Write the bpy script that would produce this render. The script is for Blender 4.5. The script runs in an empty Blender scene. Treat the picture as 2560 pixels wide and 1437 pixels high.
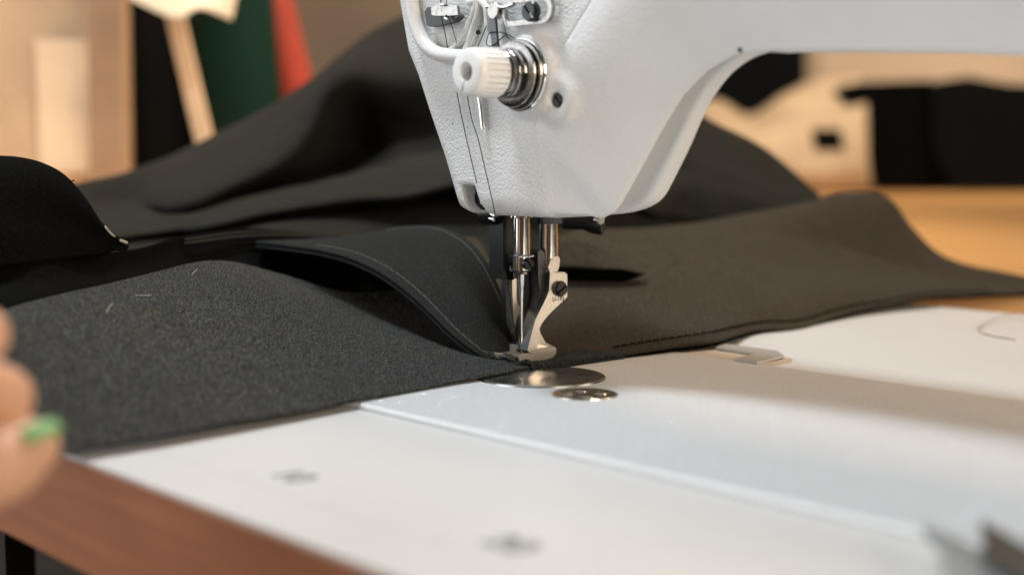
import bpy, bmesh, math, random
import numpy as np
from mathutils import Vector, Matrix, noise
R = math.radians
rnd = random.Random(7)
S = 0.001                      # all coordinates below are in millimetres, x along the machine arm, y away from the operator, origin under the needle
sc = bpy.context.scene
col = sc.collection

# ---------------------------------------------------------------- camera, world, lamps, exposure
AZ, PITCH, FPX = R(48.0), R(5.52), 3450.0
v_ = np.array([-math.sin(AZ), math.cos(AZ), 0.0]); r_ = np.array([math.cos(AZ), math.sin(AZ), 0.0]); z_ = np.array([0, 0, 1.0])
CAM = -(4 * r_ + 575 * v_) + 88 * z_
f_ = v_ * math.cos(PITCH) - z_ * math.sin(PITCH); u_ = v_ * math.sin(PITCH) + z_ * math.cos(PITCH)
cd = bpy.data.cameras.new('camera'); cam = bpy.data.objects.new('camera', cd); col.objects.link(cam)
M = Matrix([[r_[i], u_[i], -f_[i]] for i in range(3)]).to_4x4(); M.translation = Vector(CAM * S)
cam.matrix_world = M
cd.sensor_width = 36.0; cd.lens = FPX / 2560 * 36.0; cd.clip_start = 0.01; cd.clip_end = 60
cd.dof.use_dof = True; cd.dof.focus_distance = 0.566; cd.dof.aperture_fstop = 5.0; cd.dof.aperture_blades = 0
sc.camera = cam
w = bpy.data.worlds.new('World'); sc.world = w; w.use_nodes = True
w.node_tree.nodes['Background'].inputs[0].default_value = (1.0, 0.80, 0.62, 1); w.node_tree.nodes['Background'].inputs[1].default_value = 0.05
def lamp(name, loc, target, size, power, color, size_y=None, spread=None):
    d = bpy.data.lights.new(name, 'AREA'); d.shape = 'RECTANGLE'; d.size = size; d.size_y = size_y or size
    d.energy = power; d.color = color
    if spread: d.spread = R(spread)
    o = bpy.data.objects.new(name, d); col.objects.link(o); o.location = Vector(loc)
    o.rotation_euler = (Vector(target) - Vector(loc)).to_track_quat('-Z', 'Y').to_euler()
    return o
lamp('overhead_light', (-0.12, -0.16, 0.74), (0.02, 0, 0), 0.14, 4.6, (0.84, 0.93, 1.0), 0.09)
lamp('overhead_light', (0.05, 0.52, 1.10), (0.05, 0.05, 0), 0.28, 5.2, (1.0, 0.71, 0.45))
lamp('cool_front_fill', (-1.25, -1.35, 0.50), (0, 0, 0.05), 2.6, 26.0, (0.93, 0.965, 1.0), 1.5)  # unseen cool panel, added for the front faces and bright strips in chrome
lamp('side_fill', (2.9, -0.30, 0.85), (0.05, 0, 0.05), 1.3, 54.0, (1.0, 0.82, 0.63), 1.1)
lamp('side_fill', (1.5, 1.35, 0.45), (0.05, 0, 0.05), 0.9, 6.0, (1.0, 0.80, 0.58), 0.8)  # added for warm reflections on the steel's right-hand faces, no known source
lamp('overhead_light', (-0.7, 0.7, 1.8), (-1.2, 0.5, 0.1), 0.5, 15.0, (1.0, 0.80, 0.60), None, 76)  # added to brighten the left background, kept narrow to spare the bed
lamp('overhead_light', (-0.9, 2.0, 2.0), (-1.4, 2.7, 0.1), 0.5, 13.0, (1.0, 0.78, 0.56), None, 90)  # added to brighten the right background only
vs = sc.view_settings; vs.view_transform = 'Standard'; vs.look = 'None'; vs.gamma = 1; vs.use_curve_mapping = False; vs.exposure = 0.16
sc.render.engine = 'CYCLES'; sc.cycles.use_denoising = True; sc.cycles.max_bounces = 8
sc.cycles.sample_clamp_indirect = 6

# ---------------------------------------------------------------- pixel rays of the photograph -> points in space
def ray(px, py): return f_ + r_ * ((px - 1280) / FPX) - u_ * ((py - 718.5) / FPX)
def PZ(px, py, z=0): d = ray(px, py); return CAM + d * (z - CAM[2]) / d[2]
def PX(px, py, x): d = ray(px, py); return CAM + d * (x - CAM[0]) / d[0]
def PY(px, py, y): d = ray(px, py); return CAM + d * (y - CAM[1]) / d[1]
def PD(px, py, D): d = ray(px, py); return CAM + d * D / np.dot(d, v_)

# ---------------------------------------------------------------- object helpers
def link(o, parent=None, label=None, cat=None, group=None, kind=None):
    col.objects.link(o)
    if parent: o.parent = parent
    if label: o['label'] = label
    if cat: o['category'] = cat
    if group: o['group'] = group
    if kind: o['kind'] = kind
    return o
def mesh(name, verts, faces, mat, parent=None, smooth=True, **k):
    m = bpy.data.meshes.new(name)
    vv = np.asarray(verts, float) * S
    m.from_pydata(vv.tolist(), [], [list(map(int, f)) for f in faces]); m.update()
    if smooth: m.polygons.foreach_set('use_smooth', [True] * len(m.polygons))
    m.materials.append(mat)
    return link(bpy.data.objects.new(name, m), parent, **k)
def frombm(name, bm, mat, parent=None, bevel=0, seg=2, smooth=True, **k):
    if bevel:
        es = [e for e in bm.edges if len(e.link_faces) == 2 and e.calc_face_angle(0) > 0.5]
        bmesh.ops.bevel(bm, geom=es, offset=bevel, segments=seg, profile=0.6, affect='EDGES', clamp_overlap=True)
    m = bpy.data.meshes.new(name)
    for v in bm.verts: v.co *= S
    bmesh.ops.recalc_face_normals(bm, faces=bm.faces[:])
    bm.to_mesh(m); bm.free()
    if smooth:
        m.polygons.foreach_set('use_smooth', [True] * len(m.polygons))
        m.set_sharp_from_angle(angle=R(35))
    m.materials.append(mat)
    return link(bpy.data.objects.new(name, m), parent, **k)
def empty(name, loc, label, cat, group=None):
    e = bpy.data.objects.new(name, None); e.empty_display_size = 0.01
    link(e, None, label, cat, group)
    e.location = Vector(loc) * S
    return e
def adopt(e):          # children were built in world coordinates: keep them there
    for o in bpy.data.objects:
        if o.parent == e: o.matrix_parent_inverse = Matrix.Translation(-e.location)
def addbox(bm, lo, hi):
    vs_ = [bm.verts.new((x, y, z)) for x in (lo[0], hi[0]) for y in (lo[1], hi[1]) for z in (lo[2], hi[2])]
    for f in ((0,1,3,2),(4,6,7,5),(0,4,5,1),(2,3,7,6),(0,2,6,4),(1,5,7,3)): bm.faces.new([vs_[i] for i in f])
def addprism(bm, pts, d):      # pts 3-D planar loop, d extrusion vector
    n = len(pts); d = np.asarray(d, float)
    a = [bm.verts.new(tuple(p)) for p in pts]; b = [bm.verts.new(tuple(np.asarray(p) + d)) for p in pts]
    bm.faces.new(a); bm.faces.new(b[::-1])
    for i in range(n): bm.faces.new((a[i], a[(i+1) % n], b[(i+1) % n], b[i]))
def frame(d):
    d = np.asarray(d, float); d = d / np.linalg.norm(d)
    a = np.cross(d, (0, 0, 1)) if abs(d[2]) < 0.9 else np.cross(d, (1, 0, 0))
    a = a / np.linalg.norm(a); return d, a, np.cross(d, a)
def addlathe(bm, o, axis, prof, n=48, ribs=0, ribd=0.0):   # prof [(t along axis, radius)]
    d, a, b = frame(axis); o = np.asarray(o, float); rings = []
    for (t, r) in prof:
        if r < 1e-6: rings.append([bm.verts.new(tuple(o + d * t))]); continue
        rg = []
        for i in range(n):
            an = 2 * math.pi * i / n; rr = r
            rg.append(bm.verts.new(tuple(o + d * t + rr * (a * math.cos(an) + b * math.sin(an)))))
        rings.append(rg)
    for A, B in zip(rings, rings[1:]):
        if len(A) == 1 and len(B) == 1: continue
        for i in range(n):
            j = (i + 1) % n
            if len(A) == 1: bm.faces.new((A[0], B[i], B[j]))
            elif len(B) == 1: bm.faces.new((A[i], A[j], B[0]))
            else: bm.faces.new((A[i], A[j], B[j], B[i]))
def cr(P, t):                  # Catmull-Rom through rows of P, t in 0..len-1
    n = len(P); i = min(int(t), n - 2); f = t - i
    p1, p2 = P[i], P[i+1]; p0 = P[i-1] if i > 0 else 2*p1 - p2; p3 = P[i+2] if i + 2 < n else 2*p2 - p1
    return 0.5 * ((2*p1) + (-p0+p2)*f + (2*p0-5*p1+4*p2-p3)*f*f + (-p0+3*p1-3*p2+p3)*f**3)
def smoothpath(pts, k=8):
    P = np.asarray(pts, float); n = (len(P)-1)*k
    return [cr(P, i / k) for i in range(n+1)]
def addtube(bm, pts, rad, n=8, k=0, flat=None):
    P = smoothpath(pts, k) if k else [np.asarray(p, float) for p in pts]
    m = len(P); rr = rad if callable(rad) else (lambda t: rad)
    prev = None; rings = []
    for i in range(m):
        t = P[min(i+1, m-1)] - P[max(i-1, 0)]; t = t / (np.linalg.norm(t) + 1e-9)
        if prev is None: _, a, b = frame(t)
        else:
            a = prev - t * np.dot(prev, t); a /= np.linalg.norm(a); b = np.cross(t, a)
        prev = a; q = rr(i / max(m-1, 1))
        rings.append([bm.verts.new(tuple(P[i] + q * (a * math.cos(2*math.pi*j/n) + b * math.sin(2*math.pi*j/n)))) for j in range(n)])
    for A, B in zip(rings, rings[1:]):
        for j in range(n): bm.faces.new((A[j], A[(j+1) % n], B[(j+1) % n], B[j]))
    bm.faces.new(rings[0][::-1]); bm.faces.new(rings[-1])
def tube(name, pts, rad, mat, parent=None, n=10, k=8, **kw):
    bm = bmesh.new(); addtube(bm, pts, rad, n, k); return frombm(name, bm, mat, parent, **kw)
def lathe(name, o, axis, prof, mat, parent=None, n=48, **kw):
    bm = bmesh.new(); addlathe(bm, o, axis, prof, n); return frombm(name, bm, mat, parent, **kw)
def box(name, lo, hi, mat, parent=None, bevel=0.5, **kw):
    bm = bmesh.new(); addbox(bm, lo, hi); return frombm(name, bm, mat, parent, bevel, **kw)
def prism(name, pts, d, mat, parent=None, bevel=0.4, **kw):
    bm = bmesh.new(); addprism(bm, pts, d); return frombm(name, bm, mat, parent, bevel, **kw)

# ---- signed distance field -> mesh (surface nets)
def surface_nets(F, org, h):
    neg = F < 0
    s = [slice(0, -1), slice(1, None)]
    C = np.zeros(tuple(n-1 for n in F.shape), int)
    for a in s:
        for b in s:
            for c in s: C = C + neg[a, b, c]
    act = (C > 0) & (C < 8); idx = -np.ones(C.shape, int); ii = np.argwhere(act); idx[act] = np.arange(len(ii))
    acc = np.zeros((len(ii), 3)); cnt = np.zeros(len(ii)); I, J, K = ii.T
    cor = [(a, b, c) for a in (0, 1) for b in (0, 1) for c in (0, 1)]
    for p in cor:
        for ax in range(3):
            if p[ax]: continue
            q = list(p); q[ax] = 1
            f0 = F[I+p[0], J+p[1], K+p[2]]; f1 = F[I+q[0], J+q[1], K+q[2]]
            m = (f0 < 0) != (f1 < 0); t = np.where(m, f0 / np.where(m, f0 - f1, 1), 0)
            pt = np.tile(np.array(p, float), (len(ii), 1)); pt[:, ax] += t
            acc[m] += pt[m]; cnt[m] += 1
    V = (ii + acc / cnt[:, None]) * h + np.asarray(org)
    faces = []
    for ax in range(3):
        b, c = [(1, 2), (2, 0), (0, 1)][ax]
        sl0 = [slice(None)]*3; sl1 = [slice(None)]*3; sl0[ax] = slice(0, -1); sl1[ax] = slice(1, None)
        ch = neg[tuple(sl0)] != neg[tuple(sl1)]; e = np.argwhere(ch)
        e = e[(e[:, b] > 0) & (e[:, c] > 0) & (e[:, b] < F.shape[b]-1) & (e[:, c] < F.shape[c]-1)]
        def cell(db, dc):
            q = e.copy(); q[:, b] -= db; q[:, c] -= dc; return idx[q[:, 0], q[:, 1], q[:, 2]]
        qd = np.stack([cell(1, 1), cell(0, 1), cell(0, 0), cell(1, 0)], 1)
        fl = ~neg[e[:, 0], e[:, 1], e[:, 2]]; qd[fl] = qd[fl][:, ::-1]
        faces.append(qd)
    return V, np.concatenate(faces)
def polysd(X, Y, poly):
    P = np.asarray(poly, float); d = np.full(X.shape, 1e9); inside = np.zeros(X.shape, bool)
    for i in range(len(P)):
        a, b = P[i], P[(i+1) % len(P)]; e = b - a
        t = np.clip(((X-a[0])*e[0] + (Y-a[1])*e[1]) / (e @ e), 0, 1)
        d = np.minimum(d, np.hypot(X-a[0]-t*e[0], Y-a[1]-t*e[1]))
        c = ((a[1] > Y) != (b[1] > Y)) & (X < (b[0]-a[0]) * (Y-a[1]) / (b[1]-a[1] + 1e-12) + a[0]); inside ^= c
    return np.where(inside, -d, d)
def linedist(X, Y, L):
    d = np.full(X.shape, 1e9)
    for a, b in zip(L, L[1:]):
        a = np.array(a, float); e = np.array(b, float) - a
        t = np.clip(((X-a[0])*e[0] + (Y-a[1])*e[1]) / (e @ e), 0, 1)
        d = np.minimum(d, np.hypot(X-a[0]-t*e[0], Y-a[1]-t*e[1]))
    return d
def rmin(a, b, r):     # rounded intersection of two distance fields
    return np.minimum(np.maximum(a, b), -r) + np.hypot(np.maximum(a + r, 0), np.maximum(b + r, 0))
def smin(a, b, k):
    h = np.clip(0.5 + 0.5 * (b - a) / k, 0, 1); return b + (a - b) * h - k * h * (1 - h)
def capsule(X, Y, Z, a, b, ra, rb):
    a = np.asarray(a, float); e = np.asarray(b, float) - a
    t = np.clip(((X-a[0])*e[0] + (Y-a[1])*e[1] + (Z-a[2])*e[2]) / (e @ e), 0, 1)
    return np.sqrt((X-a[0]-t*e[0])**2 + (Y-a[1]-t*e[1])**2 + (Z-a[2]-t*e[2])**2) - (ra + (rb-ra)*t)

# ---------------------------------------------------------------- materials
def mat(name, color, rough=0.5, metal=0.0, coat=0, sheen=0, spec=None):
    m = bpy.data.materials.new(name); m.use_nodes = True; b = m.node_tree.nodes['Principled BSDF']
    b.inputs['Base Color'].default_value = (*color, 1); b.inputs['Roughness'].default_value = rough; b.inputs['Metallic'].default_value = metal
    b.inputs['Coat Weight'].default_value = coat; b.inputs['Sheen Weight'].default_value = sheen
    if spec is not None: b.inputs['Specular IOR Level'].default_value = spec
    return m, m.node_tree, b
def nd(t, typ, **k):
    n = t.nodes.new(typ)
    for a, v in k.items():
        if a in n.inputs: n.inputs[a].default_value = v
        else: setattr(n, a, v)
    return n
def coord(t, scale=(1, 1, 1), rot=(0, 0, 0)):
    c = nd(t, 'ShaderNodeTexCoord'); mp = nd(t, 'ShaderNodeMapping'); mp.inputs['Scale'].default_value = scale; mp.inputs['Rotation'].default_value = rot
    t.links.new(c.outputs['Object'], mp.inputs['Vector']); return mp.outputs['Vector']
def bump(t, b, vec, scale, dist, strength=1.0, detail=4, typ='ShaderNodeTexNoise', rough=0.55):
    n = nd(t, typ, Scale=scale)
    if 'Detail' in n.inputs: n.inputs['Detail'].default_value = detail
    if 'Roughness' in n.inputs: n.inputs['Roughness'].default_value = rough
    t.links.new(vec, n.inputs['Vector'])
    bp = nd(t, 'ShaderNodeBump', Strength=strength, Distance=dist)
    t.links.new(n.outputs[0], bp.inputs['Height']); t.links.new(bp.outputs['Normal'], b.inputs['Normal'])
    return n, bp
def ramp(t, fac, stops):
    r = nd(t, 'ShaderNodeValToRGB'); e = r.color_ramp.elements
    while len(e) < len(stops): e.new(0.5)
    for x, (p, c) in zip(e, stops): x.position = p; x.color = (*c, 1)
    t.links.new(fac, r.inputs['Fac']); return r.outputs['Color']
def varcolor(t, b, vec, scale, c1, c2, lo=0.35, hi=0.65, detail=5):
    n = nd(t, 'ShaderNodeTexNoise', Scale=scale, Detail=detail); t.links.new(vec, n.inputs['Vector'])
    t.links.new(ramp(t, n.outputs[0], [(lo, c1), (hi, c2)]), b.inputs['Base Color']); return n

def paint(name, texture, dist, rough):
    m, t, b = mat(name, (0.74, 0.745, 0.74), rough)
    vec = coord(t)
    varcolor(t, b, vec, 30, (0.80, 0.80, 0.79), (0.84, 0.845, 0.84))
    bump(t, b, vec, texture, dist, 1.0, 3)
    vo = nd(t, 'ShaderNodeTexVoronoi', Scale=75); t.links.new(vec, vo.inputs['Vector'])
    sr = ramp(t, vo.outputs['Distance'], [(0.03, (1, 1, 1)), (0.045, (0, 0, 0))])
    pr_ = nd(t, 'ShaderNodeSeparateColor'); t.links.new(vo.outputs['Color'], pr_.inputs[0])
    gt = nd(t, 'ShaderNodeMath', operation='GREATER_THAN'); gt.inputs[1].default_value = 0.8; t.links.new(pr_.outputs[0], gt.inputs[0])
    ml = nd(t, 'ShaderNodeMath', operation='MULTIPLY'); t.links.new(sr, ml.inputs[0]); t.links.new(gt.outputs[0], ml.inputs[1])
    mx = nd(t, 'ShaderNodeMix'); mx.data_type = 'RGBA'; src = b.inputs['Base Color'].links[0].from_socket
    t.links.new(ml.outputs[0], mx.inputs['Factor']); t.links.new(src, mx.inputs['A']); mx.inputs['B'].default_value = (0.16, 0.13, 0.10, 1); t.links.new(mx.outputs['Result'], b.inputs['Base Color'])
    return m
M_plate = paint('wrinkle_paint_white', 1000, 0.0009, 0.42)
M_cast = paint('cast_paint_white', 800, 0.00032, 0.42)
M_bead, t, b = mat('smooth_white_casting', (0.75, 0.74, 0.72), 0.35); bump(t, b, coord(t), 500, 0.0002)
M_lip, t, b = mat('lip_highlight_white', (0.90, 0.91, 0.92), 0.3); bump(t, b, coord(t), 1300, 0.0004)  # edge highlight put into the colour, lighter than the bed paint
M_plastic, t, b = mat('white_plastic', (0.86, 0.86, 0.85), 0.3); b.inputs['Subsurface Weight'].default_value = 0.1; b.inputs['Subsurface Radius'].default_value = (0.002, 0.0015, 0.001)
def steel(name, c, rough, nscale=300, dirt=0.35, bd=0.00008):
    m, t, b = mat(name, c, rough, 1.0); vec = coord(t)
    varcolor(t, b, vec, nscale, tuple(x * (1-dirt) for x in c), c, 0.3, 0.55)
    bump(t, b, vec, nscale * 5, bd)
    n = nd(t, 'ShaderNodeTexNoise', Scale=nscale*2); t.links.new(vec, n.inputs['Vector'])
    mr = nd(t, 'ShaderNodeMapRange'); mr.inputs['To Min'].default_value = rough*0.7; mr.inputs['To Max'].default_value = rough*1.5
    t.links.new(n.outputs[0], mr.inputs['Value']); t.links.new(mr.outputs[0], b.inputs['Roughness'])
    return m
M_chrome = steel('chrome', (0.80, 0.79, 0.77), 0.09, 120, 0.08, 0.00001)
M_steel = steel('worn_steel', (0.78, 0.73, 0.66), 0.21, 900, 0.07, 0.00003)
M_mid = steel('mid_steel', (0.40, 0.385, 0.37), 0.14, 400, 0.3, 0.0001)
M_dsteel = steel('dark_spotted_steel', (0.12, 0.125, 0.13), 0.33, 1100, 0.4, 0.00008)  # dark parts, and the painted shade on the foot's left sides
M_brushed = steel('brushed_steel', (0.60, 0.59, 0.58), 0.22, 60, 0.12, 0.00002)
M_black, t, b = mat('black_oxide', (0.008, 0.010, 0.011), 0.33); bump(t, b, coord(t), 1500, 0.00003)
M_well, t, b = mat('dull_steel', (0.55, 0.47, 0.38), 0.5)
M_silver, t, b = mat('silver_grey', (0.55, 0.53, 0.50), 0.35, 0.35)
M_sole, t, b = mat('polished_foot_steel', (0.66, 0.62, 0.56), 0.24, 0.55)
M_blade, t, b = mat('blade_steel', (0.36, 0.39, 0.40), 0.4, 0.4)
M_bladed, t, b = mat('blade_steel_dark', (0.06, 0.055, 0.045), 0.45, 0.3)
M_thread, t, b = mat('black_thread', (0.003, 0.003, 0.003), 0.8, spec=0.05)
M_threadg, t, b = mat('grey_thread', (0.12, 0.122, 0.125), 0.8, spec=0.1)
M_lint, t, b = mat('pale_lint', (0.45, 0.42, 0.34), 0.7)

def fabric(name, c1, c2, speck, spscale=1500, weave=False, bd=0.00025, sheen=0.25):
    m, t, b = mat(name, c1, 0.9, sheen=sheen, spec=0.06); vec = coord(t)
    n = nd(t, 'ShaderNodeTexNoise', Scale=spscale, Detail=3); n.inputs['Roughness'].default_value = 0.7; t.links.new(vec, n.inputs['Vector'])
    big = nd(t, 'ShaderNodeTexNoise', Scale=60, Detail=4); t.links.new(vec, big.inputs['Vector'])
    mx = nd(t, 'ShaderNodeMix'); mx.data_type = 'RGBA'
    t.links.new(big.outputs[0], mx.inputs['Factor'])
    mx.inputs['A'].default_value = (*c1, 1); mx.inputs['B'].default_value = (*c2, 1)
    sp = ramp(t, n.outputs[0], [(0.50, (0, 0, 0)), (0.66, (1, 1, 1))])
    mx2 = nd(t, 'ShaderNodeMix'); mx2.data_type = 'RGBA'; t.links.new(sp, mx2.inputs['Factor'])
    hu = nd(t, 'ShaderNodeTexNoise', Scale=spscale*0.45, Detail=1); t.links.new(vec, hu.inputs['Vector'])
    hc = ramp(t, hu.outputs[0], [(0.42, tuple(x*y for x, y in zip(speck, (0.85, 1.0, 1.12)))), (0.58, tuple(x*y for x, y in zip(speck, (1.15, 1.0, 0.78))))])
    t.links.new(mx.outputs['Result'], mx2.inputs['A']); t.links.new(hc, mx2.inputs['B'])
    t.links.new(mx2.outputs['Result'], b.inputs['Base Color'])
    if weave:
        uv = nd(t, 'ShaderNodeUVMap'); mp = nd(t, 'ShaderNodeMapping'); mp.inputs['Rotation'].default_value = (0, 0, 0)
        t.links.new(uv.outputs[0], mp.inputs['Vector'])
        w1 = nd(t, 'ShaderNodeTexWave', Scale=0.9); w1.bands_direction = 'DIAGONAL'; t.links.new(mp.outputs[0], w1.inputs['Vector'])
        w1.inputs['Distortion'].default_value = 0.6; w1.inputs['Detail Scale'].default_value = 2
        ad = nd(t, 'ShaderNodeMath', operation='ADD'); t.links.new(w1.outputs['Fac'], ad.inputs[0]); t.links.new(n.outputs[0], ad.inputs[1]); h = ad.outputs[0]
        d = bd * 0.6
    else: h = n.outputs[0]; d = bd
    bp = nd(t, 'ShaderNodeBump', Strength=1.0, Distance=d); t.links.new(h, bp.inputs['Height']); t.links.new(bp.outputs['Normal'], b.inputs['Normal'])
    return m
M_neo = fabric('speckled_charcoal_fabric', (0.0029, 0.0032, 0.0034), (0.0044, 0.0050, 0.0053), (0.1811, 0.1932, 0.1992), 1750, False, 0.0005, 0.03)
M_twill = fabric('charcoal_twill', (0.0107, 0.0124, 0.0124), (0.0143, 0.0167, 0.0167), (0.0428, 0.0476, 0.0476), 1800, True, 0.00025, 0.03)
M_foldf = fabric('blue_black_twill', (0.012, 0.015, 0.017), (0.016, 0.020, 0.023), (0.09, 0.105, 0.115), 1500, True, 0.0005, 0.05)
M_brown = fabric('brown_black_fabric', (0.0221, 0.0184, 0.0138), (0.0331, 0.0276, 0.0202), (0.1012, 0.0846, 0.0644), 1300, False, 0.0004, 0.03)
M_heap = fabric('soft_black_fabric', (0.0112, 0.0107, 0.0090), (0.0168, 0.0162, 0.0135), (0.0314, 0.0302, 0.0258), 900, False, 0.0003, 0.02)
M_dark = fabric('black_and_shaded_fabric', (0.0008, 0.0010, 0.0010), (0.0015, 0.0018, 0.0018), (0.0060, 0.0060, 0.0060), 1300, False, 0.0004, 0.0)  # shade of the unlit camera-facing folds put into a darker cloth colour
# machine bed: white paint holding metallic flakes that sparkle
M_bed, t, b = mat('flake_paint_white', (0.58, 0.59, 0.60), 0.55)
vec = coord(t); bump(t, b, vec, 900, 0.00008)
vo = nd(t, 'ShaderNodeTexVoronoi', Scale=2600); t.links.new(vec, vo.inputs['Vector'])
sub = nd(t, 'ShaderNodeVectorMath', operation='SUBTRACT'); t.links.new(vo.outputs['Color'], sub.inputs[0]); sub.inputs[1].default_value = (0.5, 0.5, 0.5)
scv = nd(t, 'ShaderNodeVectorMath', operation='SCALE'); scv.inputs['Scale'].default_value = 1.05; t.links.new(sub.outputs[0], scv.inputs[0])
geo = nd(t, 'ShaderNodeNewGeometry'); add = nd(t, 'ShaderNodeVectorMath', operation='ADD'); t.links.new(scv.outputs[0], add.inputs[0]); t.links.new(geo.outputs['Normal'], add.inputs[1])
nrm = nd(t, 'ShaderNodeVectorMath', operation='NORMALIZE'); t.links.new(add.outputs[0], nrm.inputs[0])
gl = nd(t, 'ShaderNodeBsdfGlossy', Roughness=0.24); gl.inputs['Color'].default_value = (0.80, 0.90, 1.0, 1); t.links.new(nrm.outputs[0], gl.inputs['Normal'])
sepc = nd(t, 'ShaderNodeSeparateColor'); t.links.new(vo.outputs['Color'], sepc.inputs[0])
v2 = nd(t, 'ShaderNodeTexNoise', Scale=1300, Detail=0); t.links.new(vec, v2.inputs['Vector'])
ga = nd(t, 'ShaderNodeMath', operation='GREATER_THAN'); ga.inputs[1].default_value = 0.25; t.links.new(sepc.outputs[0], ga.inputs[0])
gb_ = nd(t, 'ShaderNodeMath', operation='LESS_THAN'); gb_.inputs[1].default_value = 0.31; t.links.new(vo.outputs['Distance'], gb_.inputs[0])
g1 = nd(t, 'ShaderNodeMath', operation='MULTIPLY'); t.links.new(ga.outputs[0], g1.inputs[0]); t.links.new(gb_.outputs[0], g1.inputs[1])
mul = nd(t, 'ShaderNodeMath', operation='MULTIPLY'); mul.inputs[1].default_value = 0.55; t.links.new(g1.outputs[0], mul.inputs[0])
mix = nd(t, 'ShaderNodeMixShader'); t.links.new(mul.outputs[0], mix.inputs[0]); t.links.new(b.outputs[0], mix.inputs[1]); t.links.new(gl.outputs[0], mix.inputs[2])
t.links.new(mix.outputs[0], t.nodes['Material Output'].inputs['Surface'])

M_lam, t, b = mat('white_laminate', (0.78, 0.775, 0.76), 0.4); vec = coord(t); varcolor(t, b, vec, 9, (0.62, 0.622, 0.615), (0.66, 0.662, 0.655)); bump(t, b, vec, 1500, 0.00003)
def wood(name, c1, c2, scale, rough=0.4):
    m, t, b = mat(name, c1, rough); vec = coord(t, (scale*0.08, scale, scale))
    n = nd(t, 'ShaderNodeTexNoise', Scale=1.0, Detail=6, Distortion=0.6); t.links.new(vec, n.inputs['Vector'])
    t.links.new(ramp(t, n.outputs[0], [(0.3, c1), (0.7, c2)]), b.inputs['Base Color']); return m
M_edge = wood('brown_wood_edge', (0.27, 0.085, 0.022), (0.38, 0.13, 0.036), 120, 0.6)
M_desk = wood('honey_wood', (0.62, 0.33, 0.11), (0.74, 0.43, 0.17), 14, 0.45)
M_ink, t, b = mat('grey_ink', (0.16, 0.16, 0.165), 0.6)
M_tick, t, b = mat('pale_grey_ink', (0.45, 0.45, 0.46), 0.6)
M_engr, t, b = mat('engraving', (0.05, 0.04, 0.03), 0.6)
M_skin, t, b = mat('skin', (0.62, 0.33, 0.22), 0.5); b.inputs['Subsurface Weight'].default_value = 0.25; b.inputs['Subsurface Radius'].default_value = (0.006, 0.002, 0.001); vec = coord(t); varcolor(t, b, vec, 60, (0.60, 0.33, 0.21), (0.66, 0.40, 0.28)); bump(t, b, vec, 700, 0.0001)
M_nail, t, b = mat('green_nail_polish', (0.20, 0.42, 0.16), 0.4)
M_wall, t, b = mat('beige_wall', (0.56, 0.46, 0.35), 0.8); varcolor(t, b, coord(t), 2, (0.54, 0.44, 0.34), (0.62, 0.52, 0.41))
M_floor, t, b = mat('grey_floor', (0.30, 0.25, 0.20), 0.6); varcolor(t, b, coord(t), 5, (0.50, 0.42, 0.33), (0.60, 0.51, 0.40))
def plain(name, c, rough=0.8, var=0.15, s=8):
    m, t, b = mat(name, c, rough); varcolor(t, b, coord(t), s, tuple(x*(1-var) for x in c), tuple(min(1, x*(1+var)) for x in c)); return m
M_card = plain('cardboard', (0.54, 0.42, 0.29)); M_tan = plain('tan_board', (0.34, 0.24, 0.16)); M_cream = plain('cream_paper', (0.80, 0.68, 0.50))
M_green = plain('dark_green_cloth', (0.003, 0.018, 0.013)); M_red = plain('red_cloth', (0.22, 0.020, 0.008)); M_bl = plain('black_cloth_roll', (0.003, 0.004, 0.005)); M_bl.node_tree.nodes['Principled BSDF'].inputs['Specular IOR Level'].default_value = 0.08
M_green.node_tree.nodes['Principled BSDF'].inputs['Specular IOR Level'].default_value = 0.1

# ---------------------------------------------------------------- the room: floor, wall, far desk
def slab(name, lo, hi, m, **k): return box(name, lo, hi, m, None, 0, **k)
slab('floor', (-6000, -3500, -800), (4000, 6000, -760), M_floor, kind='structure')
# wall faces the camera across the room, 3.4 m away
def facing_slab(name, X0, X1, D, z0, z1, th, m, **k):
    pts = [CAM*[1, 1, 0] + r_*X0 + v_*D + z_*z0, CAM*[1, 1, 0] + r_*X1 + v_*D + z_*z0, CAM*[1, 1, 0] + r_*X1 + v_*D + z_*z1, CAM*[1, 1, 0] + r_*X0 + v_*D + z_*z1]
    return prism(name, pts, v_*th, m, None, 0, **k)
facing_slab('wall', -3500, 4500, 4400, -760, 2400, 60, M_wall, kind='structure')
desk = empty('desk', (-300, 1300, -760), 'honey coloured wooden desk behind the white table, under the cloth heap and the black bag', 'desk')
pl = [CAM*[1, 1, 0] + r_*a + v_*d + z_*(-24) for a, d in ((-1500, 1080), (-120, 1080), (60, 880), (1900, 880), (1900, 4000), (-1500, 4000))]
prism('desktop', pl, (0, 0, 26), M_desk, desk, 0)
for a, d in ((-1400, 1250), (1300, 1250), (-1400, 3900), (1800, 3900)):
    p = CAM*[1, 1, 0] + r_*a + v_*d
    box('leg', (p[0]-25, p[1]-25, -759), (p[0]+25, p[1]+25, -25), M_desk, desk, 2)
adopt(desk)

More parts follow.
